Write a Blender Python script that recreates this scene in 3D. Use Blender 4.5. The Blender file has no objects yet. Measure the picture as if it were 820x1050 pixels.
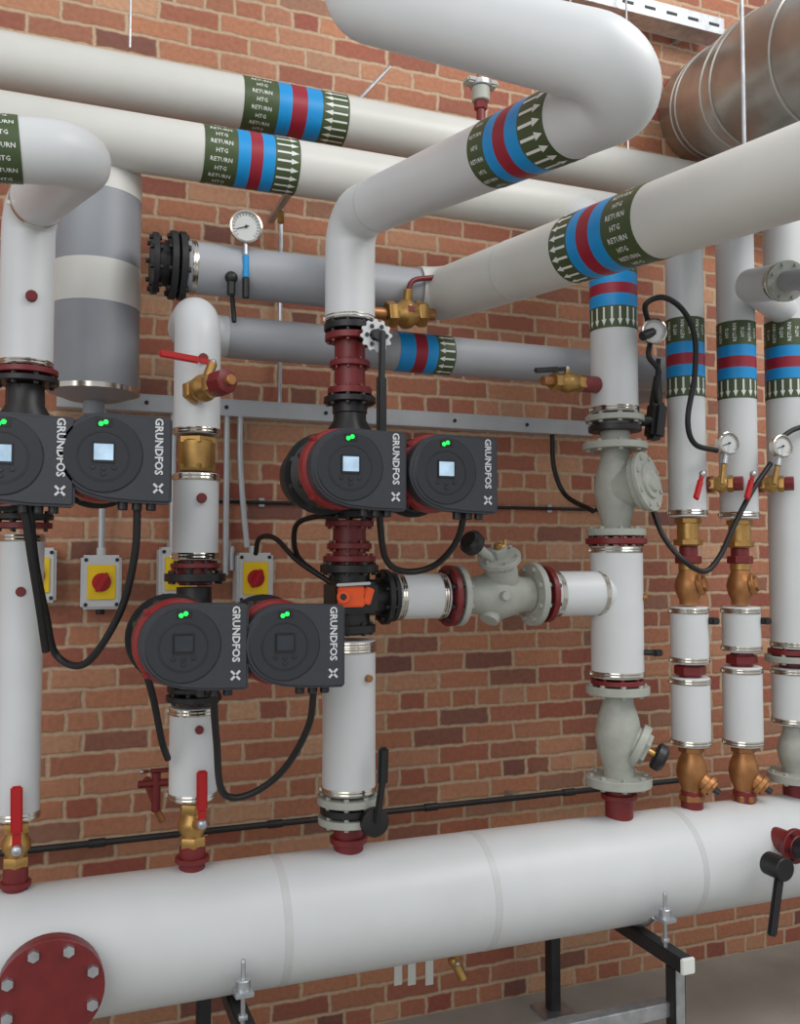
import bpy,bmesh,math,random
from math import radians,sin,cos,pi
from mathutils import Vector as V, Matrix, Euler
random.seed(4)
F=930.0; CAM=V((0,-3,1.6)); ROT=Euler((radians(92.77),0,radians(-21))).to_matrix(); RT=ROT.transposed()
def ray(u,v): return ROT@V(((u-410)/F,(525-v)/F,-1))
def at(u,v,y):
    d=ray(u,v); return CAM+d*((y-CAM.y)/d.y)
def atd(u,v,dep): return CAM+ray(u,v)*dep
def proj(p):
    q=RT@(p-CAM); return (410+F*q.x/-q.z,525-F*q.y/-q.z)
def pxs(p): return -(RT@(p-CAM)).z/F     # metres per pixel at that point
YR=-0.6
# ---------------------------------------------------------------- materials
def lin(c): return tuple(((x/255)/12.92 if x/255<=.04045 else ((x/255+.055)/1.055)**2.4) for x in c)+(1,)
MATS={}
def mk(name,c,rough=.5,metal=0,var=.08,scale=14,bump=0,emit=0,coat=0,bscale=None):
    m=bpy.data.materials.new(name); m.use_nodes=True; nt=m.node_tree; n=nt.nodes; l=nt.links
    b=n['Principled BSDF']; b.inputs['Roughness'].default_value=rough; b.inputs['Metallic'].default_value=metal
    tc=n.new('ShaderNodeTexCoord'); no=n.new('ShaderNodeTexNoise'); no.inputs['Scale'].default_value=scale; no.inputs['Detail'].default_value=4
    l.new(tc.outputs['Object'],no.inputs['Vector'])
    r=n.new('ShaderNodeValToRGB'); L=lin(c)
    r.color_ramp.elements[0].color=tuple(max(0,x*(1-var)) for x in L[:3])+(1,); r.color_ramp.elements[1].color=tuple(min(1,x*(1+var)) for x in L[:3])+(1,)
    r.color_ramp.elements[0].position=.3; r.color_ramp.elements[1].position=.7
    l.new(no.outputs['Fac'],r.inputs['Fac']); l.new(r.outputs['Color'],b.inputs['Base Color'])
    if bump:
        bp=n.new('ShaderNodeBump'); bp.inputs['Strength'].default_value=bump; bp.inputs['Distance'].default_value=.004
        n2=n.new('ShaderNodeTexNoise'); n2.inputs['Scale'].default_value=bscale or scale*3
        l.new(tc.outputs['Object'],n2.inputs['Vector']); l.new(n2.outputs['Fac'],bp.inputs['Height']); l.new(bp.outputs['Normal'],b.inputs['Normal'])
    if emit:
        b.inputs['Emission Color'].default_value=L; b.inputs['Emission Strength'].default_value=emit
    if coat: b.inputs['Coat Weight'].default_value=coat
    MATS[name]=m; return m
mk('white',(208,211,212),.4,0,.04,5,.22,bscale=7)
mk('cream',(207,207,201),.4,0,.04,5,.22,bscale=7)
mk('grey',(162,165,170),.45,0,.05,6,.1)
mk('greydark',(142,146,152),.45,0,.05,6,.1)
mk('seam',(198,200,200),.4,0,.03)
mk('chrome',(205,200,190),.18,1,.05)
mk('galv',(190,194,198),.38,.9,.16,30)
mk('duct',(170,166,158),.34,.8,.25,4,.25,bscale=5)
mk('red',(114,32,34),.42,0,.12,30)
mk('pumpred',(140,34,36),.35,0,.08,30)
mk('redh',(176,22,26),.35,0,.05)
mk('cast',(164,167,158),.5,0,.08,25,.3,bscale=60)
mk('black',(26,26,28),.42,0,.2,40)
mk('rubber',(18,18,19),.5,0,.2,40)
mk('pump',(54,56,62),.4,0,.06,60,.1,bscale=300)
mk('pface',(42,44,49),.3,0,.05)
mk('brass',(178,140,82),.36,.75,.15,30)
mk('bronze',(166,116,72),.42,.65,.2,30)
mk('green',(66,82,48),.45,0,.08)
mk('blue',(10,144,212),.42,0,.04)
mk('bred',(150,28,48),.42,0,.04)
mk('mark',(225,228,222),.5,0,.02)
mk('yellow',(240,205,20),.45,0,.03)
mk('plastic',(200,203,205),.4,0,.03)
mk('orange',(240,92,30),.5,0,.1)
mk('led',(20,230,70),.4,0,0,emit=2.5)
mk('screen',(160,185,205),.15,0,.35,25,emit=.45)
mk('screenoff',(40,46,52),.12,0,.3,25)
mk('conduit',(190,195,198),.38,.4,.06)
mk('darksteel',(60,60,62),.45,.6,.15)
mk('gface',(200,202,200),.25,0,.02)
mk('logo',(205,208,210),.4,0,.02)

class NT:
    def __init__(s,m): s.n=m.node_tree.nodes; s.l=m.node_tree.links
    def m(s,op,a,b=None,c=None):
        k=s.n.new('ShaderNodeMath'); k.operation=op
        for i,x in enumerate((a,b,c)):
            if x is None: continue
            if isinstance(x,(int,float)): k.inputs[i].default_value=x
            else: s.l.new(x,k.inputs[i])
        return k.outputs[0]
def brick_mat():
    m=bpy.data.materials.new('brickwork'); m.use_nodes=True; t=NT(m); n=t.n; l=t.l; b=n['Principled BSDF']
    g=n.new('ShaderNodeNewGeometry'); sp=n.new('ShaderNodeSeparateXYZ'); l.new(g.outputs['Position'],sp.inputs[0])
    def noise(scale,det=3):
        k=n.new('ShaderNodeTexNoise'); k.inputs['Scale'].default_value=scale; k.inputs['Detail'].default_value=det; l.new(g.outputs['Position'],k.inputs['Vector']); return k.outputs['Fac']
    W,H=.2,.066
    nz=t.m('MULTIPLY',t.m('SUBTRACT',noise(18),.5),.016); nx=t.m('MULTIPLY',t.m('SUBTRACT',noise(23),.5),.018)
    x=t.m('ADD',t.m('ADD',sp.outputs['X'],nx),20.0); z=t.m('ADD',sp.outputs['Z'],nz)
    zr=t.m('DIVIDE',z,H); row=t.m('FLOOR',zr); par=t.m('MODULO',row,2.0)
    hr=t.m('LESS_THAN',t.m('MODULO',row,4.0),.5)
    w=t.m('SUBTRACT',W,t.m('MULTIPLY',hr,W/2)); off=t.m('ADD',t.m('MULTIPLY',par,W/2),t.m('MULTIPLY',hr,W/4))
    bx=t.m('DIVIDE',t.m('ADD',x,off),w); col=t.m('FLOOR',bx)
    fx=t.m('MULTIPLY',t.m('FRACT',bx),w); fz=t.m('MULTIPLY',t.m('FRACT',zr),H)
    d=t.m('MINIMUM',t.m('MINIMUM',fx,t.m('SUBTRACT',w,fx)),t.m('MINIMUM',fz,t.m('SUBTRACT',H,fz)))
    mr=n.new('ShaderNodeMapRange'); mr.interpolation_type='SMOOTHSTEP'; l.new(d,mr.inputs[0]); mr.inputs[1].default_value=.002; mr.inputs[2].default_value=.010
    cb=n.new('ShaderNodeCombineXYZ'); l.new(col,cb.inputs[0]); l.new(row,cb.inputs[1])
    wn=n.new('ShaderNodeTexWhiteNoise'); wn.noise_dimensions='2D'; l.new(cb.outputs[0],wn.inputs['Vector'])
    r=n.new('ShaderNodeValToRGB'); e=r.color_ramp.elements
    cols=[(148,86,66),(174,112,80),(186,134,100),(156,86,64),(196,150,114),(122,76,64),(178,116,84),(148,76,60),(186,126,90),(134,70,58)]
    e[0].color=lin(cols[0]); e[0].position=0; e[1].color=lin(cols[-1]); e[1].position=1
    for i,c in enumerate(cols[1:-1]):
        k=e.new((i+1)/9); k.color=lin(c)
    l.new(wn.outputs['Value'],r.inputs['Fac'])
    mx=n.new('ShaderNodeMix'); mx.data_type='RGBA'; mx.inputs['A'].default_value=lin((192,164,134)); l.new(mr.outputs[0],mx.inputs['Factor']); l.new(r.outputs['Color'],mx.inputs['B'])
    v=t.m('ADD',.46,t.m('ADD',t.m('MULTIPLY',noise(60,6),.6),t.m('MULTIPLY',noise(1.3,2),.42)))
    hs=n.new('ShaderNodeHueSaturation'); hs.inputs['Saturation'].default_value=.97; l.new(v,hs.inputs['Value']); l.new(mx.outputs['Result'],hs.inputs['Color'])
    l.new(hs.outputs['Color'],b.inputs['Base Color']); b.inputs['Roughness'].default_value=.75
    bp=n.new('ShaderNodeBump'); bp.inputs['Strength'].default_value=.6; bp.inputs['Distance'].default_value=.006
    l.new(t.m('ADD',mr.outputs[0],t.m('MULTIPLY',noise(70,5),.5)),bp.inputs['Height']); l.new(bp.outputs['Normal'],b.inputs['Normal'])
    return m
MATS['brick']=brick_mat()
mk('concrete',(158,156,148),.6,0,.14,4,.2)

# ---------------------------------------------------------------- builder
def perp(a):
    a=a.normalized(); h=V((0,0,1)) if abs(a.z)<.9 else V((0,-1,0))
    e1=(h-a*a.dot(h)).normalized(); e2=e1.cross(a); return a,e1,e2
class B:
    def __init__(s,name): s.bm=bmesh.new(); s.m=[]; s.name=name
    def mi(s,mat):
        if mat not in s.m: s.m.append(mat)
        return s.m.index(mat)
    def face(s,vs,i):
        try:
            f=s.bm.faces.new(vs); f.material_index=i; f.smooth=True
        except ValueError: pass
    def rings(s,rings,i):
        for a,b in zip(rings,rings[1:]):
            n=max(len(a),len(b))
            for k in range(n):
                q=[a[k%len(a)],a[(k+1)%len(a)],b[(k+1)%len(b)],b[k%len(b)]]
                u=[]
                for x in q:
                    if x not in u: u.append(x)
                if len(u)>2: s.face(u,i)
    def lathe(s,o,ax,prof,mat,seg=28,ph=0):
        a,e1,e2=perp(ax); R=[]
        for t,r in prof:
            c=o+a*t
            if r<1e-6: R.append([s.bm.verts.new(c)])
            else: R.append([s.bm.verts.new(c+(e1*cos(2*pi*k/seg+ph)+e2*sin(2*pi*k/seg+ph))*r) for k in range(seg)])
        s.rings(R,s.mi(mat))
    def cyl(s,p,q,r,mat,seg=28,bev=.002,r2=None):
        L=(q-p).length; r2=r if r2 is None else r2; bv=min(bev,L*.3,r*.4)
        s.lathe(p,q-p,[(0,0),(0,r-bv),(bv,r),(L-bv,r2),(L,r2-bv),(L,0)],mat,seg)
    def sweep(s,pts,r,mat,seg=32,caps=True):
        T=[]
        for k in range(len(pts)):
            a=pts[max(k-1,0)]; b=pts[min(k+1,len(pts)-1)]; T.append((b-a).normalized())
        _,e1,e2=perp(T[0]); R=[]
        for k,p in enumerate(pts):
            if k:
                q=T[k-1].rotation_difference(T[k]); e1=q@e1; e2=q@e2
            R.append([s.bm.verts.new(p+(e1*cos(2*pi*j/seg)+e2*sin(2*pi*j/seg))*r) for j in range(seg)])
        if caps: R=[[s.bm.verts.new(pts[0])]]+R+[[s.bm.verts.new(pts[-1])]]
        s.rings(R,s.mi(mat))
    def add(s,tb,M,mat):
        i=s.mi(mat); mp={}
        for v in tb.verts: mp[v]=s.bm.verts.new(M@v.co)
        for f in tb.faces: s.face([mp[v] for v in f.verts],i)
        tb.free()
    def box(s,c,sz,mat,R=None,bev=.002):
        t=bmesh.new(); bmesh.ops.create_cube(t,size=1)
        for v in t.verts: v.co=V((v.co.x*sz[0],v.co.y*sz[1],v.co.z*sz[2]))
        if bev: bmesh.ops.bevel(t,geom=t.edges[:],offset=min(bev,min(sz)*.4),segments=2,affect='EDGES')
        M=Matrix.Translation(c)@((R or Matrix.Identity(3)).to_4x4()); s.add(t,M,mat)
    def bar(s,p,q,w,h,mat,bev=.002,up=V((0,-1,0))):
        a=(q-p).normalized()
        if abs(a.dot(up))>.95: up=V((0,0,1))
        y=(up-a*a.dot(up)).normalized(); x=y.cross(a)
        R=Matrix((a,y,a.cross(y))).transposed()
        s.box((p+q)/2,((q-p).length,h,w),mat,R,bev)
    def ext(s,pts,o,ux,uy,dep,mat,bev=0):
        t=bmesh.new(); vs=[t.verts.new(o+ux*x+uy*y) for x,y in pts]; f=t.faces.new(vs)
        g=bmesh.ops.extrude_face_region(t,geom=[f]); nv=[e for e in g['geom'] if isinstance(e,bmesh.types.BMVert)]
        for v in nv: v.co+=dep
        bmesh.ops.recalc_face_normals(t,faces=t.faces[:])
        if bev:
            ed=[e for e in t.edges if len(e.link_faces)==2 and e.calc_face_angle(0)>1.0]
            bmesh.ops.bevel(t,geom=ed,offset=bev,segments=3,affect='EDGES')
        s.add(t,Matrix.Identity(4),mat)
    def ball(s,c,r,mat,seg=16,sc=(1,1,1)):
        s.lathe(c-V((0,0,r*sc[2])),V((0,0,1)),[(r*sc[2]*(1-cos(pi*k/10)),r*sc[0]*sin(pi*k/10)) for k in range(11)],mat,seg)
    def flange(s,c,ax,r,t,mat,n=8,bm='galv',br=None,bl=.009):
        a,e1,e2=perp(ax); s.cyl(c-a*t/2,c+a*t/2,r,mat,36,.0015)
        br=br or r*.065
        for k in range(n):
            an=2*pi*(k+.5)/n; p=c+(e1*cos(an)+e2*sin(an))*r*.83
            s.lathe(p-a*(t/2+bl),a,[(0,0),(0,br*1.3),(t+2*bl,br*1.3),(t+2*bl,0)],bm,6)
    def text(s,txt,size,fn,mat,res=1,off=0):
        i=s.mi(mat)
        for vs,fs in [textmesh(txt,size,res,off)]:
            mp=[s.bm.verts.new(fn(x,y)) for x,y in vs]
            for f in fs: s.face([mp[k] for k in f],i)
    def done(s,parent=None):
        me=bpy.data.meshes.new(s.name); bmesh.ops.recalc_face_normals(s.bm,faces=s.bm.faces[:]); s.bm.to_mesh(me); s.bm.free()
        for m in s.m: me.materials.append(MATS[m])
        me.set_sharp_from_angle(angle=radians(38))
        o=bpy.data.objects.new(s.name,me); bpy.context.collection.objects.link(o)
        c=sum((V(x) for x in o.bound_box),V())/8; me.transform(Matrix.Translation(-c)); o.location=c
        return o
_tc={}
def textmesh(txt,size,res,off):
    k=(txt,size,res,off)
    if k not in _tc:
        cu=bpy.data.curves.new('t','FONT'); cu.body=txt; cu.size=size; cu.resolution_u=res; cu.offset=off; cu.align_x='CENTER'; cu.align_y='CENTER'
        o=bpy.data.objects.new('t',cu); bpy.context.collection.objects.link(o); dg=bpy.context.evaluated_depsgraph_get()
        me=bpy.data.meshes.new_from_object(o.evaluated_get(dg)); _tc[k]=([(v.co.x,v.co.y) for v in me.vertices],[tuple(p.vertices) for p in me.polygons])
        bpy.data.objects.remove(o); bpy.data.curves.remove(cu); bpy.data.meshes.remove(me)
    return _tc[k]
def fillet(P,R,n=10):
    out=[P[0]]
    for k in range(1,len(P)-1):
        r=R if not isinstance(R,list) else R[k-1]
        d1=(P[k]-P[k-1]).normalized(); d2=(P[k+1]-P[k]).normalized(); th=d1.angle(d2)
        if th<.02: out.append(P[k]); continue
        A=P[k]-d1*r*math.tan(th/2); nn=(d2-d1*d1.dot(d2)).normalized()
        for j in range(n+1):
            f=th*j/n; out.append(A+d1*r*sin(f)+nn*r*(1-cos(f)))
    out.append(P[-1]); return out
def cat(P,n=8):
    P=[P[0]*2-P[1]]+P+[P[-1]*2-P[-2]]; o=[]
    for k in range(1,len(P)-2):
        a,b,c,d=P[k-1:k+3]
        for j in range(n):
            t=j/n; o.append(.5*((2*b)+(c-a)*t+(2*a-5*b+4*c-d)*t*t+(3*b-a-3*c+d)*t**3))
    o.append(P[-2]); return o
def clip(b,p,ax,r,w=.014,mat='chrome'):
    a=ax.normalized(); b.lathe(p-a*w/2,a,[(0,r-.001),(0,r+.002),(w*.25,r+.0035),(w*.5,r+.002),(w*.75,r+.0035),(w,r+.002),(w,r-.001)],mat,36)
    _,e1,e2=perp(a); q=p+(e1*-.3+e2*.95).normalized()*(r+.004)
    b.box(q,(.01,.008,.01),mat,None,.001)
def seam(b,p,ax,r,w=.02):
    a=ax.normalized(); b.lathe(p-a*w/2,a,[(0,r-.001),(0,r+.0010),(w,r+.0010),(w,r-.001)],'seam',40)
def bands(b,P,ax,r,secs):
    a,e1,e2=perp(ax); s0=0; rr=r+.0014
    for L,mat,dec in secs:
        b.lathe(P+a*s0,a,[(0,r-.001),(0,rr),(L,rr),(L,r-.001)],mat,44)
        ri=rr+.0008
        def put(x,y,th0,s=s0,L=L):
            th=th0+y/ri; return P+a*(s+L/2+x)+(e1*cos(th)+e2*sin(th))*ri
        if dec and dec[0]=='a':
            sg=1 if dec[1]=='+' else -1; n=int(2*pi*ri/.024); w=.003; h=.008; LL=L*.43
            i=b.mi('mark')
            for k in range(n):
                t0=2*pi*k/n
                for poly in ([(-LL,-w),(LL*.3,-w),(LL*.3,w),(-LL,w)],[(LL*.3,-h),(LL,0),(LL*.3,h)]):
                    b.face([b.bm.verts.new(put(x*sg,y,t0)) for x,y in poly],i)
        elif dec=='t':
            n=int(2*pi*ri/.024)
            for k in range(n):
                b.text('HTG' if k%2 else 'RETURN',min(.017,L*.2) ,lambda x,y,t0=2*pi*k/n:put(x,y,t0),'mark',1,.0002)
        s0+=L
def tu(P,Q,u):
    lo,hi=0.,1.; s=1 if proj(Q)[0]>proj(P)[0] else -1
    for _ in range(40):
        m=(lo+hi)/2
        if (proj(P.lerp(Q,m))[0]-u)*s<0: lo=m
        else: hi=m
    return P.lerp(Q,lo)
X=V((1,0,0));Y=V((0,1,0));Z=V((0,0,1))

# ---------------------------------------------------------------- room
def room(name,c,s,mat):
    b=B(name); b.box(V(c),s,mat,None,0); b.done()
room('wall_back',(1.5,.1,2.1),(11,.2,4.6),'brick')
room('floor',(1.5,-2.5,-.05),(11,5.4,.1),'concrete')

# ---------------------------------------------------------------- header
zh=at(400,925,YR).z; RH=.160
b=B('distribution_header_pipe')
b.cyl(V((-1.3,YR,zh)),V((3.9,YR,zh)),RH,'white',56)
for u in (282,486,690): seam(b,V((at(u,900,YR).x,YR,zh)),X,RH)
xf=at(52,1005,-.81).x
b.cyl(V((xf,-.6,zh)),V((xf,-.79,zh)),.085,'red',32)
b.cyl(V((xf,-.775,zh)),V((xf,-.795,zh)),.112,'red',40); 
b.flange(V((xf,-.812,zh)),Y,.114,.022,'red',8,'galv',.010,.014)
b.done()
b=B('header_drain_valve')
xr=at(815,868,-.8).x; zz=at(812,868,-.8).z
b.cyl(V((xr,YR,zz)),V((xr,-.82,zz)),.036,'red'); b.flange(V((xr,-.80,zz)),Y,.052,.016,'red',6,'darksteel')
b.cyl(V((xr,-.82,zz)),V((xr,-.87,zz)),.035,'black'); 
p=at(800,890,-.86); b.cyl(p+V((0,.05,0)),p+V((0,-.02,0)),.034,'black'); q=at(791,960,-.88)
b.bar(p,q,.034,.014,'black',.005); b.done()

# ---------------------------------------------------------------- riser helper
class Riser:
    def __init__(s,name,u,v=600,y=YR):
        s.b=B(name); s.u=u; s.y=y; p=at(u,v,y); s.x=p.x; s.s=pxs(p)
    def z(s,v): return at(s.u,v,s.y).z
    def p(s,v): return V((s.x,s.y,s.z(v)))
    def cyl(s,v0,v1,w,mat,w2=None): s.b.cyl(s.p(v0),s.p(v1),w*s.s/2,mat,40,.003,None if w2 is None else w2*s.s/2)
    def ins(s,v0,v1,w,mat='white',c0=True,c1=True):
        s.cyl(v0,v1,w,mat)
        if c0: s.clip(v0+4,w)
        if c1: s.clip(v1-4,w)
    def clip(s,v,w): clip(s.b,s.p(v),Z,w*s.s/2,.016)
    def fl(s,v,w,mat='red',t=6,n=8,bm=None): s.b.flange(s.p(v),Z,w*s.s/2,t*s.s,mat,n,bm or ('darksteel' if mat in('red','black') else 'cast'),None,.007)
    def done(s): return s.b.done()
def lever(b,p,q,mat='redh',w=.016,base=None):
    m=p.lerp(q,.25)
    b.bar(p,m,w,.006,mat,.0015); b.bar(m,q,w*1.35,.011,mat,.004)
    b.ball(p,w*.7,'galv',10)
def hexnut(b,p,ax,r,L,mat):
    a=ax.normalized(); b.lathe(p-a*L/2,a,[(0,0),(0,r*.92),(L*.12,r),(L*.88,r),(L,r*.92),(L,0)],mat,6)
def ballvalve(b,p,q,r,mat='brass',lev=None,lm='redh',levw=.016):
    a=(q-p).normalized(); L=(q-p).length; c=(p+q)/2
    hexnut(b,p+a*L*.12,a,r,L*.24,mat); hexnut(b,q-a*L*.12,a,r,L*.24,mat)
    b.lathe(p+a*L*.2,a,[(0,r*.8),(L*.1,r*.82),(L*.2,r*1.05),(L*.3,r*1.12),(L*.4,r*1.05),(L*.5,r*.82),(L*.6,r*.8)],mat,20)
    if lev:
        s0,s1=lev; b.cyl(c,s0,r*.4,mat,12); lever(b,s0,s1,lm,levw)
def yvalve(b,p,q,r,mat,side,k=1.0,L2=2.4,cap=None,knob=None,face=False,down=.7,seg=26):
    a=(q-p).normalized(); L=(q-p).length; c=(p+q)/2
    b.lathe(p,a,[(0,0),(0,r*.72),(L*.12,r*.72),(L*.3,r*.95),(L*.5,r*1.08),(L*.7,r*.95),(L*.88,r*.72),(L,r*.72),(L,0)],mat,seg)
    d=(side.normalized()+a*down).normalized(); R=r*.72*k
    e=c+d*r*L2
    b.cyl(c-d*r*.2,e,R,mat,seg); b.cyl(e-d*r*.25,e+d*r*.12,R*1.32,mat,seg)
    if not face: b.cyl(e,e+d*r*.35,R*.95,cap or mat,6)
    else:
        b.flange(e+d*r*.2,d,R*1.45,r*.22,mat,8,'cast',bl=.005)
        b.lathe(e+d*r*.3,d,[(0,R*.85),(r*.14,R*.82),(r*.16,R*.6),(r*.3,R*.5),(r*.34,R*.3),(r*.34,0)],mat,seg)
    if knob:
        f=e+d*r*.35; b.cyl(f,f+d*r*.5,r*.18,'brass',10); b.lathe(f+d*r*.35,d,[(0,0),(0,r*.55),(r*.1,r*.65),(r*.4,r*.65),(r*.55,r*.5),(r*.55,0)],knob,10)
    return e,d

# ---------------------------------------------------------------- pumps
def pump_head(b,cx,cz,on,yf=-.96):
    o=V((cx,yf,cz)); R=.092
    pts=[(R*cos(radians(92+158*k/18)),R*sin(radians(92+158*k/18))) for k in range(19)]
    pts+=[(.0,-.096),(.06,-.102),(.140,-.104),(.147,-.098),(.147,.080),(.141,.088)]
    b.ext(pts,o,X,Z,Y*.055,'pump',.006)
    b.lathe(o+V((.002,-.0005,.0)),-Y,[(0,.083),(.003,.080),(.003,0)],'pface',48)
    b.lathe(o+V((.002,-.003,-.004)),-Y,[(0,.056),(.0015,.055),(.0015,.0525),(0,.052)],'darksteel',40)
    b.lathe(o+V((.002,-.003,-.004)),-Y,[(0,.052),(.001,.051),(.001,0)],'pface',40)
    b.box(o+V((.002,-.005,.004)),(.048,.004,.046),'black',None,.003)
    b.box(o+V((.002,-.0068,.005)),(.041,.002,.036),'screen' if on else 'screenoff',None,.001)
    for dx,dz in ((-.02,-.028),(.002,-.030),(.024,-.028),(.002,-.042)):
        b.cyl(o+V((dx,-.003,dz)),o+V((dx,-.007,dz)),.005,'darksteel',12,.001)
    b.box(o+V((.003,-.0035,.068)),(.034,.003,.018),'black',None,.001)
    for dx,dz in ((-.004,.066),(.006,.070)):
        b.cyl(o+V((dx,-.003,dz)),o+V((dx,-.0065,dz)),.005,'led',12,.001)
    b.text('GRUNDFOS',.0235,lambda x,y:o+V((.117+y,-.0015,.022-x)),'logo',2,.0007)
    for a in (45,135):
        d=V((cos(radians(a)),0,sin(radians(a)))); c=o+V((.117,-.001,-.070)); b.bar(c-d*.014,c+d*.014,.005,.002,'logo',0)
    b.lathe(o+Y*.052,Y,[(0,0),(0,.090),(.008,.098),(.036,.101),(.042,.097),(.042,0)],'pumpred',48)
    for k in range(4):
        an=pi/4+k*pi/2; p=o+Y*.05+V((cos(an),0,sin(an)))*.099; b.box(p+Y*.02,(.014,.03,.014),'pumpred',Euler((0,-an,0)).to_matrix(),.003)
    prof=[(0,0),(0,.094)]
    for k in range(6):
        t=.006+k*.016; prof+=[(t,.094),(t+.003,.086),(t+.009,.086),(t+.012,.094)]
    prof+=[(.11,.088),(.14,.07),(.19,.06),(.19,0)]
    b.lathe(o+Y*.093,Y,prof,'black',40)
    for k in range(8):
        an=pi/8+k*pi/4; p=o+Y*.10+V((cos(an),0,sin(an)))*.093; b.cyl(p,p+Y*.03,.008,'black',8)
    for dx in (.045,.075,.105):
        b.cyl(o+V((dx,.028,-.098)),o+V((dx,.028,-.118)),.011,'black',10)
def pump(u,vt,vb,h1,h2):
    b=B('circulating_pump'); rp=at(u,600,YR); x=rp.x; s=pxs(rp)
    zt=at(u,vt,YR).z; zb=at(u,vb,YR).z; zc=(zt+zb)/2; L=zt-zb
    b.lathe(V((x,YR,zb)),Z,[(0,0),(0,.045),(L*.15,.046),(L*.3,.075),(L*.5,.09),(L*.7,.075),(L*.85,.046),(L,.045),(L,0)],'black',32)
    for hu,hv,on in (h1,h2):
        p=at(hu,hv,-.96); pump_head(b,p.x,p.z,on)
        b.lathe(V((p.x,-.75,p.z)),Y,[(0,.0),(0,.088),(.06,.095),(.12,.09),(.17,.06),(.17,0)],'black',36)
        b.sweep([V((p.x,-.66,p.z)),V(((p.x+x)/2,-.63,(p.z+zc)/2)),V((x,-.6,zc))],.066,'black',20)
        b.flange(V((p.x,-.74,p.z)),Y,.106,.012,'black',8,'chrome',.007)
    b.done()
pump(22,396,530,(0,467,1),(105,466,1))
pump(199,602,704,(187,662,0),(291,661,0))
pump(358,414,530,(358,478,1),(456,483,1))

# ---------------------------------------------------------------- riser 1
R=Riser('heating_riser_pipe',22)
Pa=at(-120,146,-1.1);Pb=at(93,158,-1.1);Pc=V((R.x,YR,at(27,212,YR).z))
R.b.sweep(fillet([Pa,Pb,Pc,R.p(376)],[.07,.07]),.063,'white',40)
dd=(Pc-Pb).normalized(); clip(R.b,Pc-dd*.085,dd,.063)
bands(R.b,tu(Pa,Pb,-75),(Pb-Pa),.063,[(.03,'blue',None),(.03,'bred',None),(.04,'blue',None),(.065,'green','t')])
R.b.cyl(V((R.x+.01,YR-.055,R.z(310))),V((R.x+.012,YR-.075,R.z(310))),.014,'red',10)
clip(R.b,R.p(374),Z,.062)
R.fl(382,64,'red'); R.fl(391,66,'black')
R.fl(530,60,'black'); R.fl(539,58,'red')
R.ins(548,838,43)
R.cyl(838,846,20,'brass'); ballvalve(R.b,R.p(842),R.p(888),.031,'brass',(at(17,872,-.67),at(17,806,-.68)),'redh',.02)
R.cyl(886,935,24,'red'); R.fl(905,30,'red',5,0)
R.b.cyl(V((R.x,YR-.04,R.z(606))),V((R.x,YR-.056,R.z(606))),.012,'red',10)
R.done()

# ---------------------------------------------------------------- riser 2 and lower grey line
R=Riser('heating_riser_pipe',200); r2=.060; yb=-.38
zt=R.z(322)
P0=R.p(446);P1=V((R.x,YR,zt));P2=V((R.x,yb,zt))
xe=at(232,340,yb).x
R.b.sweep(fillet([P0,P1,P2,V((xe,yb,zt))],[.07,.07]),r2,'white',40)
clip(R.b,R.p(443),Z,r2)
hexnut(R.b,R.p(452),Z,.052,.02,'brass'); R.cyl(452,482,38,'brass'); hexnut(R.b,R.p(480),Z,.052,.02,'brass')
R.ins(486,574,46)
R.fl(580,50,'red',5); R.cyl(574,600,34,'red'); R.fl(592,62,'black',8)
R.fl(706,54,'black',5); R.fl(715,56,'black',6)
R.ins(724,818,48)
R.cyl(816,826,20,'brass'); ballvalve(R.b,R.p(822),R.p(868),.034,'brass',(at(207,845,-.67),at(207,790,-.68)),'redh',.02)
R.cyl(866,900,26,'red'); R.fl(880,34,'red',5,0)
for v in (372,512): R.b.cyl(V((R.x+.005,YR-.05,R.z(v))),V((R.x+.005,YR-.07,R.z(v))),.013,'red',10)
R.b.cyl(V((R.x+.005,YR-.05,R.z(744))),V((R.x+.005,YR-.07,R.z(744))),.011,'red',10)
R.done()
b=B('lagged_heating_pipe'); xE=at(700,372,yb).x
b.sweep(fillet([V((xe,yb,zt)),V((xE,yb,zt)),V((xE,-.02,zt))],.08),r2*1.02,'grey',36)
bands(b,V((at(404,345,yb).x,yb,zt)),X,r2*1.02,[(.02,'blue',None),(.03,'blue',None),(.04,'bred',None),(.035,'blue',None),(.06,'green','a-')])
b.done()
b=B('test_point_ball_valve')
p=at(196,402,-.66); q=at(222,394,-.76); b.cyl(V((P0.x,YR,p.z)),p,.018,'brass',16); ballvalve(b,p,q,.032,'brass',(at(218,372,-.70),at(163,362,-.72)),'redh',.014)
d=(q-p).normalized(); b.lathe(q,d,[(0,0),(0,.032),(.02,.034),(.045,.03),(.05,.02),(.05,0)],'red',8); b.cyl(q,q+d*.065,.014,'bronze',10); b.done()

# ---------------------------------------------------------------- riser 3 with offset pipe
R=Riser('heating_riser_pipe',358); R3=R; rD=.070
C1=V((R.x,YR,at(362,222,YR).z)); C2=atd(690,78,1.45); C3=atd(374,2,1.7); C4=C3+V((-.05,.25,.5))
R.b.sweep(fillet([R.p(330),C1,C2,C3,C4],[.08,.054,.055],14),rD,'white',52)
d21=(C2-C1).normalized(); p=tu(C1,C2,508); bands(R.b,p,d21,rD,[(.06,'green','t'),(.035,'blue',None),(.042,'bred',None),(.042,'blue',None),(.08,'green','a+')])
seam(R.b,C1.lerp(C2,.14),d21,rD,.01); 
R.clip(328,50)
R.fl(337,54,'black',7); R.fl(347,52,'red',7,8,'red')
R.cyl(350,408,32,'red'); R.fl(374,42,'red',6,8,'red'); R.fl(402,46,'red',7,8,'red'); R.fl(411,54,'black',6)
R.cyl(405,425,36,'black')
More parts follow.
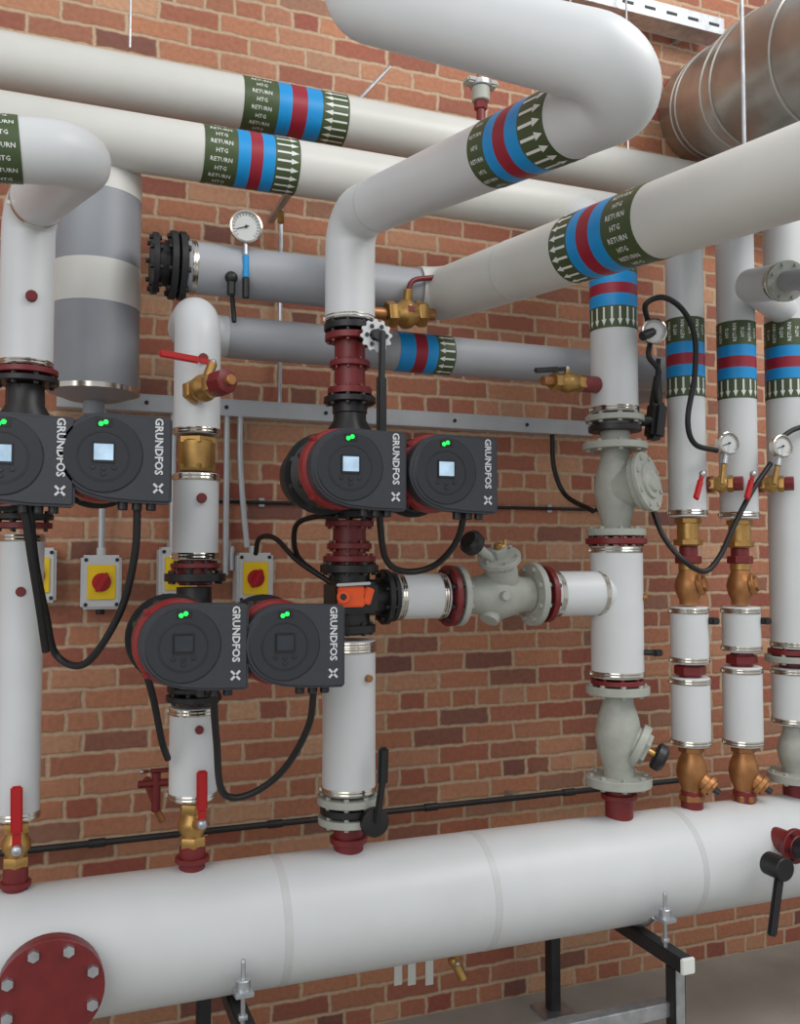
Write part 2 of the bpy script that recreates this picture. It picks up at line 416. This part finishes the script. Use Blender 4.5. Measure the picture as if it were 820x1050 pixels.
R.fl(528,54,'black',6); R.fl(537,50,'red',6,8,'red'); R.cyl(537,580,34,'red'); R.fl(560,46,'red',6,8,'red'); R.fl(573,54,'red',6,8,'red'); R.fl(583,60,'black',8)
R.cyl(585,650,42,'black'); 
R.b.box(R.p(612)+V((0,-.01,0)),(.12,.13,.085),'black',None,.008)
R.b.box(at(360,612,-.69),(.075,.012,.055),'orange',None,.004); R.b.cyl(at(352,612,-.69),at(352,612,-.705),.018,'orange',16); R.b.cyl(at(352,612,-.7),at(352,612,-.712),.008,'black',10)
R.b.box(at(377,611,-.688),(.025,.014,.045),'orange',Euler((0,.3,0)).to_matrix(),.003)
R.b.bar(at(345,600,-.70),at(380,598,-.70),.008,.006,'plastic')
R.fl(644,54,'black',8)
R.ins(656,812,54); R.clip(665,54)
R.fl(819,64,'cast',7); R.fl(829,58,'black',7,0); R.fl(839,62,'cast',7)
R.cyl(840,885,30,'red'); R.fl(860,38,'red',6,0)
R.b.cyl(V((R.x+.03,YR-.055,R.z(693))),V((R.x+.034,YR-.08,R.z(693))),.01,'bronze',10)
R.done()
b=B('butterfly_valve')
p=at(384,843,-.69); b.cyl(V((R3.x,YR,R3.z(829))),p,.018,'black',14); b.lathe(p+V((0,.012,0)),-Y,[(0,0),(0,.036),(.008,.04),(.02,.038),(.024,.02),(.024,0)],'black',24)
b.bar(p-Y*.015,at(392,800,-.71),.018,.014,'black',.004); b.bar(at(392,805,-.71),at(393,766,-.715),.028,.018,'black',.006)
b.done()
b=B('butterfly_valve')
p=at(386,344,-.69); b.cyl(V((R3.x,YR,R3.z(345))),p,.018,'black',14)
pts=[]
for k in range(48):
    rr=.046 if k%4<2 else .039; an=2*pi*k/48; pts.append((rr*cos(an),rr*sin(an)))
b.ext(pts,p,X,Z,Y*.006,'plastic'); b.cyl(p,p-Y*.015,.017,'darksteel',6); 
for k in range(6):
    an=k*pi/3; q=p+V((cos(an)*.028,-.001,sin(an)*.028)); b.cyl(q,q-Y*.004,.006,'darksteel',10)
b.bar(p+V((.012,-.014,.012)),at(391,395,-.71),.018,.014,'black',.004); b.bar(at(391,385,-.71),at(391,466,-.715),.027,.018,'black',.006)
b.done()

# ---------------------------------------------------------------- big offset pipe E + upper grey line
rE=.081
E0=atd(820,176,1.6); E1=at(452,303,-.43); dE=(E0-E1).normalized(); E0x=E0+dE*.7
xg=at(190,280,-.43).x; E2=V((xg,-.43,E1.z))
b=B('insulated_heating_pipe')
b.sweep(fillet([E0x,E1,E1-X*.08],.085,8),rE,'cream',48)
p=tu(E1,E0,591); bands(b,p,dE,rE,[(.07,'green','a-'),(.038,'blue',None),(.045,'bred',None),(.045,'blue',None),(.10,'green','t')])
seam(b,tu(E1,E0,528),dE,rE,.012)
b.done()
b=B('lagged_heating_pipe')
b.cyl(E1-X*.07,E2,.072,'grey',40); clip(b,E2+X*.02,X,.072)
b.flange(E2-X*.012,X,.095,.018,'black',8,'black'); b.flange(E2-X*.036,X,.095,.018,'black',8,'black'); b.cyl(E2-X*.045,E2-X*.08,.06,'black')
b.flange(E2-X*.085,X,.085,.016,'black',8,'black')
b.done()
b=B('gate_valve')
p=at(396,322,-.52); q=at(436,322,-.52); ballvalve(b,p,q,.04,'brass'); b.cyl((p+q)/2,(p+q)/2+V((0,-.02,.07)),.014,'brass',12); b.box((p+q)/2+V((-.0,-.03,.005)),(.03,.03,.03),'red',None,.006)
b.sweep(cat([(p+q)/2+V((0,-.01,.06)),(p+q)/2+V((.02,-.01,.10)),(p+q)/2+V((.09,0,.12))]),.008,'red',10)
b.cyl(q,q+X*.03,.018,'bronze',14); b.cyl(p-X*.05,p,.018,'bronze',14)
b.done()

# ---------------------------------------------------------------- pipes 1 and 2 (horizontal, top)
b=B('insulated_heating_pipe'); p=at(250,106,-.18); z1=p.z; ra=.080
b.cyl(V((-1.6,-.18,z1)),V((4.2,-.18,z1)),ra,'cream',48)
bands(b,V((at(246,106,-.18).x,-.18,z1)),X,ra,[(.11,'green','t'),(.042,'blue',None),(.05,'bred',None),(.05,'blue',None),(.09,'green','a-')]); b.done()
RFx=at(632,600,YR).x
b=B('insulated_heating_pipe'); p=at(250,164,-.38); z2=p.z; rb=.080
b.cyl(V((-1.6,-.38,z2)),V((RFx+.14,-.38,z2)),rb,'cream',48); b.lathe(V((RFx+.14,-.38,z2)),X,[(0,rb),(.02,rb*.85),(.03,0)],'cream',48)
bands(b,V((at(206,160,-.38).x,-.38,z2)),X,rb,[(.095,'green','t'),(.036,'blue',None),(.036,'bred',None),(.036,'blue',None),(.075,'green','a+')]); b.done()

# grey vessel
yv=-.27
b=B('expansion_vessel'); p=at(98,300,yv); s=pxs(p); rv=44*s
zz=lambda v:at(98,v,yv).z
b.lathe(V((p.x,yv,zz(402))),Z,[(0,0),(0,rv*.92),(.004,rv),(zz(345)-zz(402),rv)],'greydark',48)
for a,c,m in ((345,318,'greydark'),(318,276,'cream'),(276,206,'greydark'),(206,178,'cream')):
    h=zz(c)-zz(a); b.lathe(V((p.x,yv,zz(a))),Z,[(0,rv-.001),(0,rv+(.001 if m=='cream' else 0)),(h,rv+(.001 if m=='cream' else 0)),(h,rv-.001)],m,48)
b.lathe(V((p.x,yv,zz(178))),Z,[(0,rv),(.02,rv*.9),(.03,rv*.6),(.03,.0)],'cream',48)
b.sweep(fillet([V((p.x,yv,zz(178))),V((p.x,yv,z2-.02)),V((p.x,yv-.1,z2-.02))],.03,6),.03,'cream',20)
b.lathe(V((p.x,yv,zz(404))),Z,[(0,rv*.6),(.0,rv+.004),(.014,rv+.004),(.014,rv-.001)],'chrome',48)
b.lathe(V((p.x,yv,zz(404))),-Z,[(0,rv*.98),(.018,rv*.6),(.022,.03),(.06,.03),(.06,0)],'greydark',40)
b.done()

# ---------------------------------------------------------------- riser F
R=Riser('heating_riser_pipe',632); RF=R; w=48; r=w*R.s/2
R.b.sweep(fillet([R.p(424),R.p(252),V((R.x,-.38,z2))],.06),r,'white',40)
bands(R.b,R.p(341),Z,r,[(.068,'green','a-'),(.038,'blue',None),(.034,'bred',None),(.036,'blue',None),(.05,'green','t')])
R.clip(421,w); R.fl(430,60,'cast',6); R.cyl(430,455,30,'cast'); R.fl(440,54,'black',6,0);R.fl(458,66,'cast',7)
yvalve(R.b,R.p(545),R.p(460),.062,'cast',V((.6,-1,0)),1.45,1.5,face=True,down=.2)
R.fl(546,60,'cast',7); R.fl(555,62,'red',6,8,'red'); 
R.ins(560,694,53); R.fl(699,54,'red',5,8,'red'); R.fl(707,64,'cast',8)
yvalve(R.b,R.p(710),R.p(798),.066,'cast',V((.8,-.6,0)),1.1,1.1,knob='black',down=.5)
R.fl(800,66,'cast',9); R.cyl(803,850,28,'red'); R.fl(816,36,'red',5,0)
R.b.cyl(V((R.x+.05,YR-.045,R.z(668))),V((R.x+.09,YR-.08,R.z(668))),.009,'black',10); R.b.box(V((R.x+.09,YR-.08,R.z(668))),(.03,.02,.02),'black',None,.004)
R.b.cyl(V((R.x+.05,YR-.045,R.z(612))),V((R.x+.07,YR-.06,R.z(612))),.012,'bronze',10)
R.done()
b=B('test_point_ball_valve')
p=at(604,394,-.62); q=at(566,391,-.66); b.cyl(V((RF.x,YR,p.z)),p,.017,'red',14); b.cyl(p+(q-p)*-.2,p+(q-p)*.25,.026,'red',16)
ballvalve(b,p+(q-p)*.2,q,.028,'brass'); b.cyl(q,q+(q-p)*.25,.015,'bronze',8); c=(p+q)/2+(q-p)*.1
b.cyl(c,c+Z*.04,.009,'brass',10); lever(b,c+Z*.042,at(548,380,-.7),'darksteel',.012); b.done()
b=B('motorised_valve_actuator')
p=at(672,432,-.62); b.box(p,(.05,.06,.12),'black',Euler((0,.15,0)).to_matrix(),.012); b.cyl(p+Z*.04,at(674,385,-.62),.022,'black',16,.004,.012); b.cyl(at(674,385,-.62),at(675,368,-.62),.008,'black',10)
b.cyl(p-X*.06,p,.018,'black'); b.done()

# ---------------------------------------------------------------- cross line R3 -> F
zc=at(450,611,YR).z
def xc(u): return V((at(u,612,YR).x,YR,zc))
b=B('cross_connection_pipe')
b.cyl(xc(366),xc(396),.05,'black'); b.flange(xc(394),X,.078,.016,'black',8,'black'); b.flange(xc(401),X,.07,.014,'black',8,'black')
b.cyl(xc(404),xc(455),.064,'white',40); clip(b,xc(408),X,.064); clip(b,xc(450),X,.064)
b.flange(xc(460),X,.088,.018,'red',8,'darksteel'); b.flange(xc(469),X,.088,.018,'cast',8,'cast')
b.flange(xc(546),X,.094,.02,'cast',8,'cast'); b.flange(xc(558),X,.085,.018,'red',8,'darksteel')
b.cyl(xc(562),xc(625),.068,'white',40); clip(b,xc(568),X,.068); clip(b,xc(612),X,.069)
b.done()
b=B('commissioning_valve')
p=xc(474);q=xc(542); a=X; L=(q-p).length
b.lathe(p,a,[(0,0),(0,.05),(L*.12,.05),(L*.3,.062),(L*.5,.075),(L*.7,.064),(L*.88,.052),(L,.052),(L,0)],'cast',30)
c=p.lerp(q,.62); d=V((-.28,-.35,.75)).normalized(); b.cyl(c,c+d*.13,.048,'cast',26); b.flange(c+d*.125,d,.062,.016,'cast',6,'cast'); b.cyl(c+d*.13,c+d*.16,.026,'cast',6)
e=c+d*.155; hx=at(488,560,-.68); b.cyl(e,e+d*.02,.012,'brass',10)
b.cyl(c+d*.1,hx,.014,'cast',10); dn=(hx-(c+d*.1)).normalized(); b.lathe(hx,dn,[(0,0),(0,.03),(.008,.036),(.03,.036),(.04,.026),(.04,0)],'black',12)
b.cyl(e,at(517,560,-.66),.009,'brass',10); b.cyl(xc(505)+V((0,-.06,0)),xc(505)+V((.0,-.09,-.0)),.014,'cast',8)
d2=V((-.5,-.25,-.75)).normalized(); b.cyl(p.lerp(q,.55),p.lerp(q,.55)+d2*.09,.03,'cast',18)
b.cyl(at(517,562,-.66),at(518,553,-.66),.006,'brass',8)
b.done()

# ---------------------------------------------------------------- risers G1, G2, G3 (branching off the big pipe)
def gr(u,dv,top,vb):
    R=Riser('heating_riser_pipe',u); w=38; r=w*R.s/2
    tee=tu(E1,E0x,u)
    R.b.sweep(fillet([R.p(530+dv),R.p(top),tee],.07),r,'white',36)
    bands(R.b,R.p(409+dv),Z,r,[(.065,'green','a-'),(.037,'blue',None),(.037,'bred',None),(.037,'blue',None),(.08,'green','t')])
    R.clip(526+dv,w)
    hexnut(R.b,R.p(534+dv),Z,.042,.018,'brass'); R.cyl(534+dv,560+dv,22,'brass'); hexnut(R.b,R.p(556+dv),Z,.046,.02,'brass')
    R.cyl(560+dv,575+dv,18,'red'); hexnut(R.b,R.p(574),Z,.042,.025,'red')
    yvalve(R.b,R.p(582),R.p(620),.042,'bronze',V((.6,-.8,0)),.9,1.0,down=-.2)
    R.cyl(575,585,20,'brass')
    R.ins(622,680 if dv==0 else 668,38); 
    vv=684 if dv==0 else 673
    R.cyl(vv-8,vv+14,22,'red'); hexnut(R.b,R.p(vv+3),Z,.05,.03,'red')
    R.ins(vv+10,764,39)
    hexnut(R.b,R.p(768),Z,.04,.02,'bronze')
    e,d=yvalve(R.b,R.p(768),R.p(814),.045,'bronze',V((.7,-.8,0)),.85,1.5,down=.8)
    R.b.cyl(e,e+d*.03+X*.01,.011,'darksteel',8)
    R.cyl(810,840,22,'red'); hexnut(R.b,R.p(818),Z,.04,.02,'bronze')
    R.b.box(V((R.x+.05,YR-.055,R.z(636))),(.03,.03,.022),'black',None,.004)
    R.done(); return R
G1=gr(706,0,219,826); G2=gr(759,2,203,820)
R=Riser('heating_riser_pipe',812); w=44; r=w*R.s/2; G3=R
R.b.sweep(fillet([R.p(664),R.p(184),tu(E1,E0x,812)],.07),r,'white',40)
bands(R.b,R.p(411),Z,r,[(.065,'green','a-'),(.037,'blue',None),(.037,'bred',None),(.037,'blue',None),(.09,'green','t')])
R.clip(660,w); R.fl(668,50,'red',5,8,'red'); R.fl(675,56,'cast',6); R.cyl(675,684,28,'red'); R.ins(684,742,44)
yvalve(R.b,R.p(744),R.p(796),.055,'cast',V((.8,-.6,0)),1,1.3,down=.8); R.fl(796,56,'cast',8); R.cyl(800,835,26,'red'); R.done()
for G in (G1,G2):
    b=B('test_point_ball_valve'); du=0 if G is G1 else 52
    p=at(724+du,497,-.63); q=at(752+du,496,-.69); b.cyl(V((G.x,YR,p.z)),p,.014,'red',12); b.cyl(p+(p-q)*.25,p+(q-p)*.2,.026,'red',12)
    ballvalve(b,p+(q-p)*.1,q,.027,'brass'); b.cyl(q,q+(q-p)*.35,.023,'red',8); lever(b,at(720+du,486,-.7),at(713+du,512,-.72),'redh',.016); b.done()

b=B('flanged_branch_pipe'); p=at(770,293,-.8); q=at(800,289,-.98)
b.cyl(p,q,.052,'white',36); d=(q-p).normalized(); b.lathe(q,d,[(0,0),(0,.045),(.004,.056),(.018,.056),(.022,.05),(.022,.0)],'chrome',36)
b.cyl(q+d*.02,q+d*.35,.03,'grey',24)
b.flange(q+d*.035,d,.058,.014,'cast',8,'cast')
b.cyl(p,V((G3.x,YR,p.z)),.05,'white',30)
b.done()

# ---------------------------------------------------------------- spiral duct
b=B('ventilation_duct')
DP=[at(722,118,-.01),at(756,100,-.40),atd(812,74,2.7),atd(975,0,2.15)]
DC=cat(DP,12); b.sweep(DC,.208,'duct',56)
for k in (8,10,20,22,28):
    p=DC[k]; d=(DC[k+1]-DC[k-1]).normalized(); b.lathe(p,d,[(0,.207),(.003,.213),(.010,.213),(.013,.207)],'duct',56)
b.done()
b=B('cable_tray'); zt_=at(680,12,-.14).z; xa=at(560,-10,-.14).x; xb=at(742,20,-.14).x
b.box(V(((xa+xb)/2,-.14,zt_)),(xb-xa,.004,.07),'galv',None,.001); b.box(V(((xa+xb)/2,-.10,zt_-.034)),(xb-xa,.09,.004),'galv',None,.001); b.box(V(((xa+xb)/2,-.05,zt_)),(xb-xa,.004,.07),'galv',None,.001)
for k in range(8):
    b.box(V((xa+(xb-xa)*(k+.5)/8,-.1425,zt_)),(.05,.003,.012),'darksteel',None,.001)
for k in range(3):
    x=xa+(xb-xa)*(k+.5)/3; b.box(V((x,-.03,zt_-.01)),(.03,.06,.03),'galv',None,.002)
b.done()

# ---------------------------------------------------------------- channel, conduits, cables on wall
zk=at(350,425,-.05).z; xa=at(58,405,-.05).x; xb=at(606,440,-.05).x
b=B('strut_channel')
for dz in (-.026,.026): b.box(V(((xa+xb)/2,-.03,zk+dz)),(xb-xa,.06,.003),'conduit',None,.0005)
b.box(V(((xa+xb)/2,-.058,zk)),(xb-xa,.003,.053),'conduit',None,.0005)
for u in (150,232,334,466,540):
    x=at(u,425,-.06).x; b.cyl(V((x,-.06,zk)),V((x,-.066,zk)),.007,'darksteel',6)
b.done()
def isolator(u,v):
    b=B('isolator_switch'); p=at(u,v,-.09); p=V((p.x,0,p.z))
    b.box(p-Y*.045,(.118,.088,.165),'plastic',None,.008); b.box(p-Y*.092,(.082,.006,.105),'yellow',None,.004)
    b.cyl(p-Y*.094,p-Y*.100,.028,'redh',28); b.box(p-Y*.110,(.020,.026,.064),'redh',Euler((0,.5,0)).to_matrix(),.005)
    for dx in (-.045,.045):
        for dz in (-.068,.068): b.cyl(p+V((dx,-.088,dz)),p+V((dx,-.092,dz)),.006,'darksteel',10)
    b.cyl(p+V((0,-.045,-.08)),p+V((0,-.045,-.1)),.014,'black',10); b.cyl(p+V((0,-.045,.08)),p+V((0,-.045,.105)),.014,'plastic',10); b.done(); return p
pI=[isolator(u,v) for u,v in ((104,597),(262,593),(36,590),(183,588))]
b=B('conduit')
b.cyl(pI[0]+V((0,-.045,.1)),V((pI[0].x,-.045,zk)),.010,'conduit',14)
p=pI[1]; b.sweep(cat([V((p.x-.02,-.045,p.z+.1)),V((p.x-.035,-.045,p.z+.25)),V((p.x-.045,-.045,p.z+.4)),V((p.x-.045,-.045,zk))]),.010,'conduit',12)
for u in (232,): x=at(u,500,-.045).x; b.cyl(V((x,-.045,at(u,590,-.045).z)),V((x,-.045,zk)),.010,'conduit',14); b.cyl(V((x+.02,-.045,at(u,585,-.045).z)),V((x+.02,-.045,at(u,560,-.045).z)),.008,'conduit',14)
x=at(178,430,-.045).x; b.cyl(V((x,-.045,zk)),V((x,-.045,pI[3].z)),.010,'conduit',14)
b.done()
def wallpipe(name,v,u0,u1,y,r,mat,uref=400):
    b=B(name); z=at(uref,v,y).z; b.cyl(V((at(u0,v,y).x,y,z)),V((at(u1,v,y).x,y,z)),r,mat,16)
    x=at(u0,v,y).x+.15
    while x<at(u1,v,y).x:
        b.box(V((x,y/2,z)),(.02,abs(y),.03),'galv',None,.002); b.cyl(V((x+.2,y,z)),V((x+.25,y,z)),r*1.35,mat,12); x+=.55
    b.done()
wallpipe('gas_pipe',832,-40,700,-.06,.010,'darksteel')
wallpipe('cable',518,222,606,-.012,.006,'rubber')
def cable(name,pts,r=.0085,mat='rubber'):
    b=B(name); b.sweep(cat([at(*p) for p in pts]),r,mat,12); b.done()
cable('power_cable',[(141,514,-.93),(138,570,-.9),(122,630,-.85),(88,680,-.78),(58,672,-.72),(47,630,-.78),(36,575,-.86),(30,515,-.93)])
cable('power_cable',[(24,514,-.93),(32,570,-.9),(40,620,-.86),(47,668,-.82)])
cable('power_cable',[(322,703,-.93),(316,745,-.88),(290,790,-.8),(255,815,-.75),(228,812,-.75),(222,760,-.86),(218,705,-.93)])
cable('power_cable',[(150,690,-.80),(158,720,-.74),(166,760,-.7),(172,778,-.66)])
cable('power_cable',[(477,522,-.93),(468,555,-.88),(445,580,-.8),(415,586,-.76),(395,572,-.8),(388,520,-.93)])
cable('power_cable',[(262,568,-.3),(266,552,-.35),(282,552,-.42),(305,575,-.52),(340,598,-.6)],.0075)
cable('power_cable',[(330,592,-.5),(305,570,-.5),(303,540,-.55),(322,530,-.62),(345,530,-.7)],.0075)
cable('power_cable',[(566,446,-.05),(568,480,-.07),(580,508,-.1),(608,524,-.3)],.009)
cable('power_cable',[(292,480,-.65),(318,515,-.6),(330,500,-.6)],.006)
cable('impulse_tube',[(664,330,-.7),(662,312,-.74),(680,305,-.76),(700,318,-.76),(712,345,-.76),(712,385,-.75),(705,430,-.74),(712,455,-.73),(735,462,-.72)],.0085)
cable('impulse_tube',[(668,520,-.6),(680,550,-.65),(700,574,-.7),(722,586,-.7),(738,570,-.7),(752,540,-.7),(770,505,-.7),(790,475,-.7)],.0085)
cable('impulse_tube',[(845,432,-.7),(815,440,-.7),(800,450,-.7)],.0085)
cable('impulse_tube',[(674,418,-.62),(672,400,-.66),(675,380,-.68),(665,365,-.68),(668,345,-.68)],.0085)
cable('sensor_cable',[(238,303,-.45),(240,330,-.47)],.007)

def gauge(u,v,y,n,rpx,stem=None):
    b=B('pressure_gauge'); p=at(u,v,y); r=rpx*pxs(p); n=V(n).normalized(); a,e1,e2=perp(n)
    b.lathe(p-n*.02,n,[(0,0),(0,r*.85),(.004,r*.95),(.02,r*.97),(.024,r*1.04),(.03,r*1.04),(.032,r*.93),(.026,r*.9)],'chrome',40)
    b.lathe(p,n,[(0.005,r*.92),(.006,0)],'gface',32)
    for k in range(19):
        an=radians(-135+270*k/18); d=e1*cos(an)+e2*sin(an); q=p+n*.0065; b.bar(q+d*r*.7,q+d*r*.84,.0012,.0006,'black',0,n)
    d=(e1*cos(-1.9)+e2*sin(-1.9)); b.bar(p+n*.008-d*r*.2,p+n*.008+d*r*.65,.002,.001,'black',0,n); b.cyl(p+n*.006,p+n*.011,r*.09,'black',12,.0005)
    if stem:
        prev=p-n*.005
        for (su,sv,rr,m) in stem:
            q=at(su,sv,y); b.cyl(prev,q,rr,m,12); prev=q
    b.done()
gauge(252,233,-.5,(-.05,-1,-.05),16,[(252,262,.006,'galv'),(252,285,.009,'blue'),(252,306,.010,'black')])
gauge(670,340,-.72,(-.35,-1,0),12.5,[(658,345,.015,'black')])
gauge(746,455,-.72,(-.1,-1,.1),11.5,[(742,476,.011,'galv'),(740,497,.009,'brass')])
gauge(801,458,-.72,(-.1,-1,.1),11.5,[(797,478,.011,'galv'),(793,497,.009,'brass')])
b=B('impulse_cock'); p=at(237,292,-.5); b.cyl(p-Z*.03,p+Z*.02,.012,'black',10); b.ball(p+Z*.02,.018,'black'); b.done()

# rods
b=B('hanger_rod')
def rod(u,v0,v1,y,r=.004):
    p=at(u,v0,y); q=V((p.x,y,at(u,v1,y).z)); b.cyl(p,q,r,'galv',8); return q
rod(136,-150,50,-.18); q=rod(288,205,418,-.04,.008); rod(583,-150,150,-.18,.004); rod(640,-150,170,-.18,.004)
b.done()
b=B('hanger_rod'); p=atd(763,150,1.9); b.cyl(p,p+Z*.9,.004,'galv',8); b.done()
b=B('wall_stay_rod'); b.cyl(at(365,105,-.1),at(400,68,-.1),.006,'galv',8); b.done()
b=B('pipe_clip'); p=at(288,210,-.2); b.box(p,(.02,.3,.02),'galv',None,.002); b.cyl(p-Z*.02,p-Z*.06,.011,'brass',8); b.done()
b=B('automatic_air_vent'); p=V((at(493,150,-.18).x,-.18,z1+ra)); b.cyl(p-Z*.01,p+Z*.06,.016,'red',12); b.cyl(p+Z*.05,p+Z*.085,.024,'red',6); b.cyl(p+Z*.08,p+Z*.13,.032,'cast',18); b.cyl(p+Z*.13,p+Z*.15,.04,'galv',18); b.box(p+V((.0,0,.145)),(.12,.05,.022),'cast',None,.006); b.cyl(p+Z*.15,p+Z*.18,.015,'brass',14); b.done()

b=B('drain_tap'); p=at(160,803,-.3); b.cyl(V((p.x,-.05,p.z-.05)),p-Z*.05,.014,'red',10); b.cyl(p-Z*.08,p+Z*.03,.013,'red',10); lever(b,p+Z*.035-X*.04,p+Z*.035+X*.04,'red',.01); b.cyl(p-X*.05,p+X*.05,.011,'red',10); b.cyl(p-Z*.07,p-Z*.11+X*.02,.010,'bronze',10); b.done()
b=B('drain_tap'); p=at(466,985,-.55); b.cyl(p+Z*.1,p,.012,'brass',10); b.cyl(p,p+V((.02,-.02,-.05)),.014,'brass',10); b.ball(p,.02,'brass'); lever(b,p+V((0,-.02,0)),p+V((-.01,-.03,.05)),'brass',.012); b.done()
b=B('paper_label')
for du in (408,422,440): 
    p=at(du,992,-.002); p.y=-.002; b.box(p,(.03,.004,.12),'mark',None,.001)
b.done()

# ---------------------------------------------------------------- support stands
def stand(u):
    b=B('pipe_support_stand'); yf=-.84; x=at(u,1000,yf).x; za=zh-RH-.024; ybk=-.14
    def chan(p,q,w=.041,up=V((0,0,1)),m='galv'): b.bar(p,q,w,w,m,.003,up)
    chan(V((x,yf-.03,za)),V((x,ybk,za)),.042,Z,'darksteel'); b.box(V((x,yf-.034,za)),(.044,.012,.044),'mark',None,.003)
    chan(V((x,yf+.02,za-.02)),V((x,yf+.02,0)),.041,X,'darksteel'); chan(V((x,ybk,za-.02)),V((x,ybk,0)),.041,X,'darksteel')
    b.box(V((x,yf+.02,.005)),(.12,.12,.01),'galv',None,.002); b.box(V((x,ybk,.005)),(.12,.12,.01),'galv',None,.002)
    b.box(V((x,yf+.001,za-.1)),(.03,.006,.16),'galv',None,.001)
    r=V((x-.01,yf+.05,za)); b.cyl(r,r+Z*.17,.006,'galv',10); hexnut(b,r+Z*.04,Z,.012,.012,'galv'); hexnut(b,r+Z*.12,Z,.013,.014,'galv'); b.box(r+Z*.1,(.045,.05,.012),'galv',None,.002); b.cyl(r+Z*.1,r+Z*.13,.018,'galv',12)
    b.lathe(r+Z*.17,Z,[(0,.006),(.006,.004),(.008,0)],'galv',10)
    b.sweep([V((x,YR+RH*1.01*sin(a),zh-RH*1.01*cos(a))) for a in [radians(-50+10*k) for k in range(11)]],.008,'galv',8)
    b.done(); return x,za
s1=stand(258); s2=stand(697)
b=B('floor_strut_rail'); z=at(620,1035,-.75).z; b.bar(V((s2[0]-.75,-.80,z)),V((s2[0],-.80,z)),.041,.041,'galv',.003,Z); b.box(V((s2[0]-.73,-.80,z/2)),(.04,.04,z),'galv',None,.002); b.done()

# ---------------------------------------------------------------- lights, camera
def area(name,loc,target,size,e,col=(1,1,1),sy=None):
    l=bpy.data.lights.new(name,'AREA'); l.energy=e; l.size=size; l.color=col
    if sy: l.shape='RECTANGLE'; l.size_y=sy
    o=bpy.data.objects.new(name,l); o.location=loc; o.rotation_euler=(V(target)-V(loc)).to_track_quat('-Z','Y').to_euler(); bpy.context.collection.objects.link(o)
area('window_light',(-2.2,-4.2,3.4),(1,-.3,1.3),3.6,72,(1,.99,.97))
area('ceiling_light',(2.6,-2.8,4.3),(1.6,-.6,1.4),2.6,78,(1,.98,.95),1.6)
w=bpy.data.worlds.new('World'); bpy.context.scene.world=w; w.use_nodes=True; bg=w.node_tree.nodes['Background']; bg.inputs[0].default_value=(.94,.96,1,1); bg.inputs[1].default_value=.64
cd=bpy.data.cameras.new('Camera'); cd.sensor_fit='VERTICAL'; cd.sensor_height=36; cd.lens=F/1050*36
co=bpy.data.objects.new('Camera',cd); co.location=CAM; co.rotation_euler=ROT.to_euler(); bpy.context.collection.objects.link(co); bpy.context.scene.camera=co
bpy.context.scene.view_settings.view_transform='Standard'
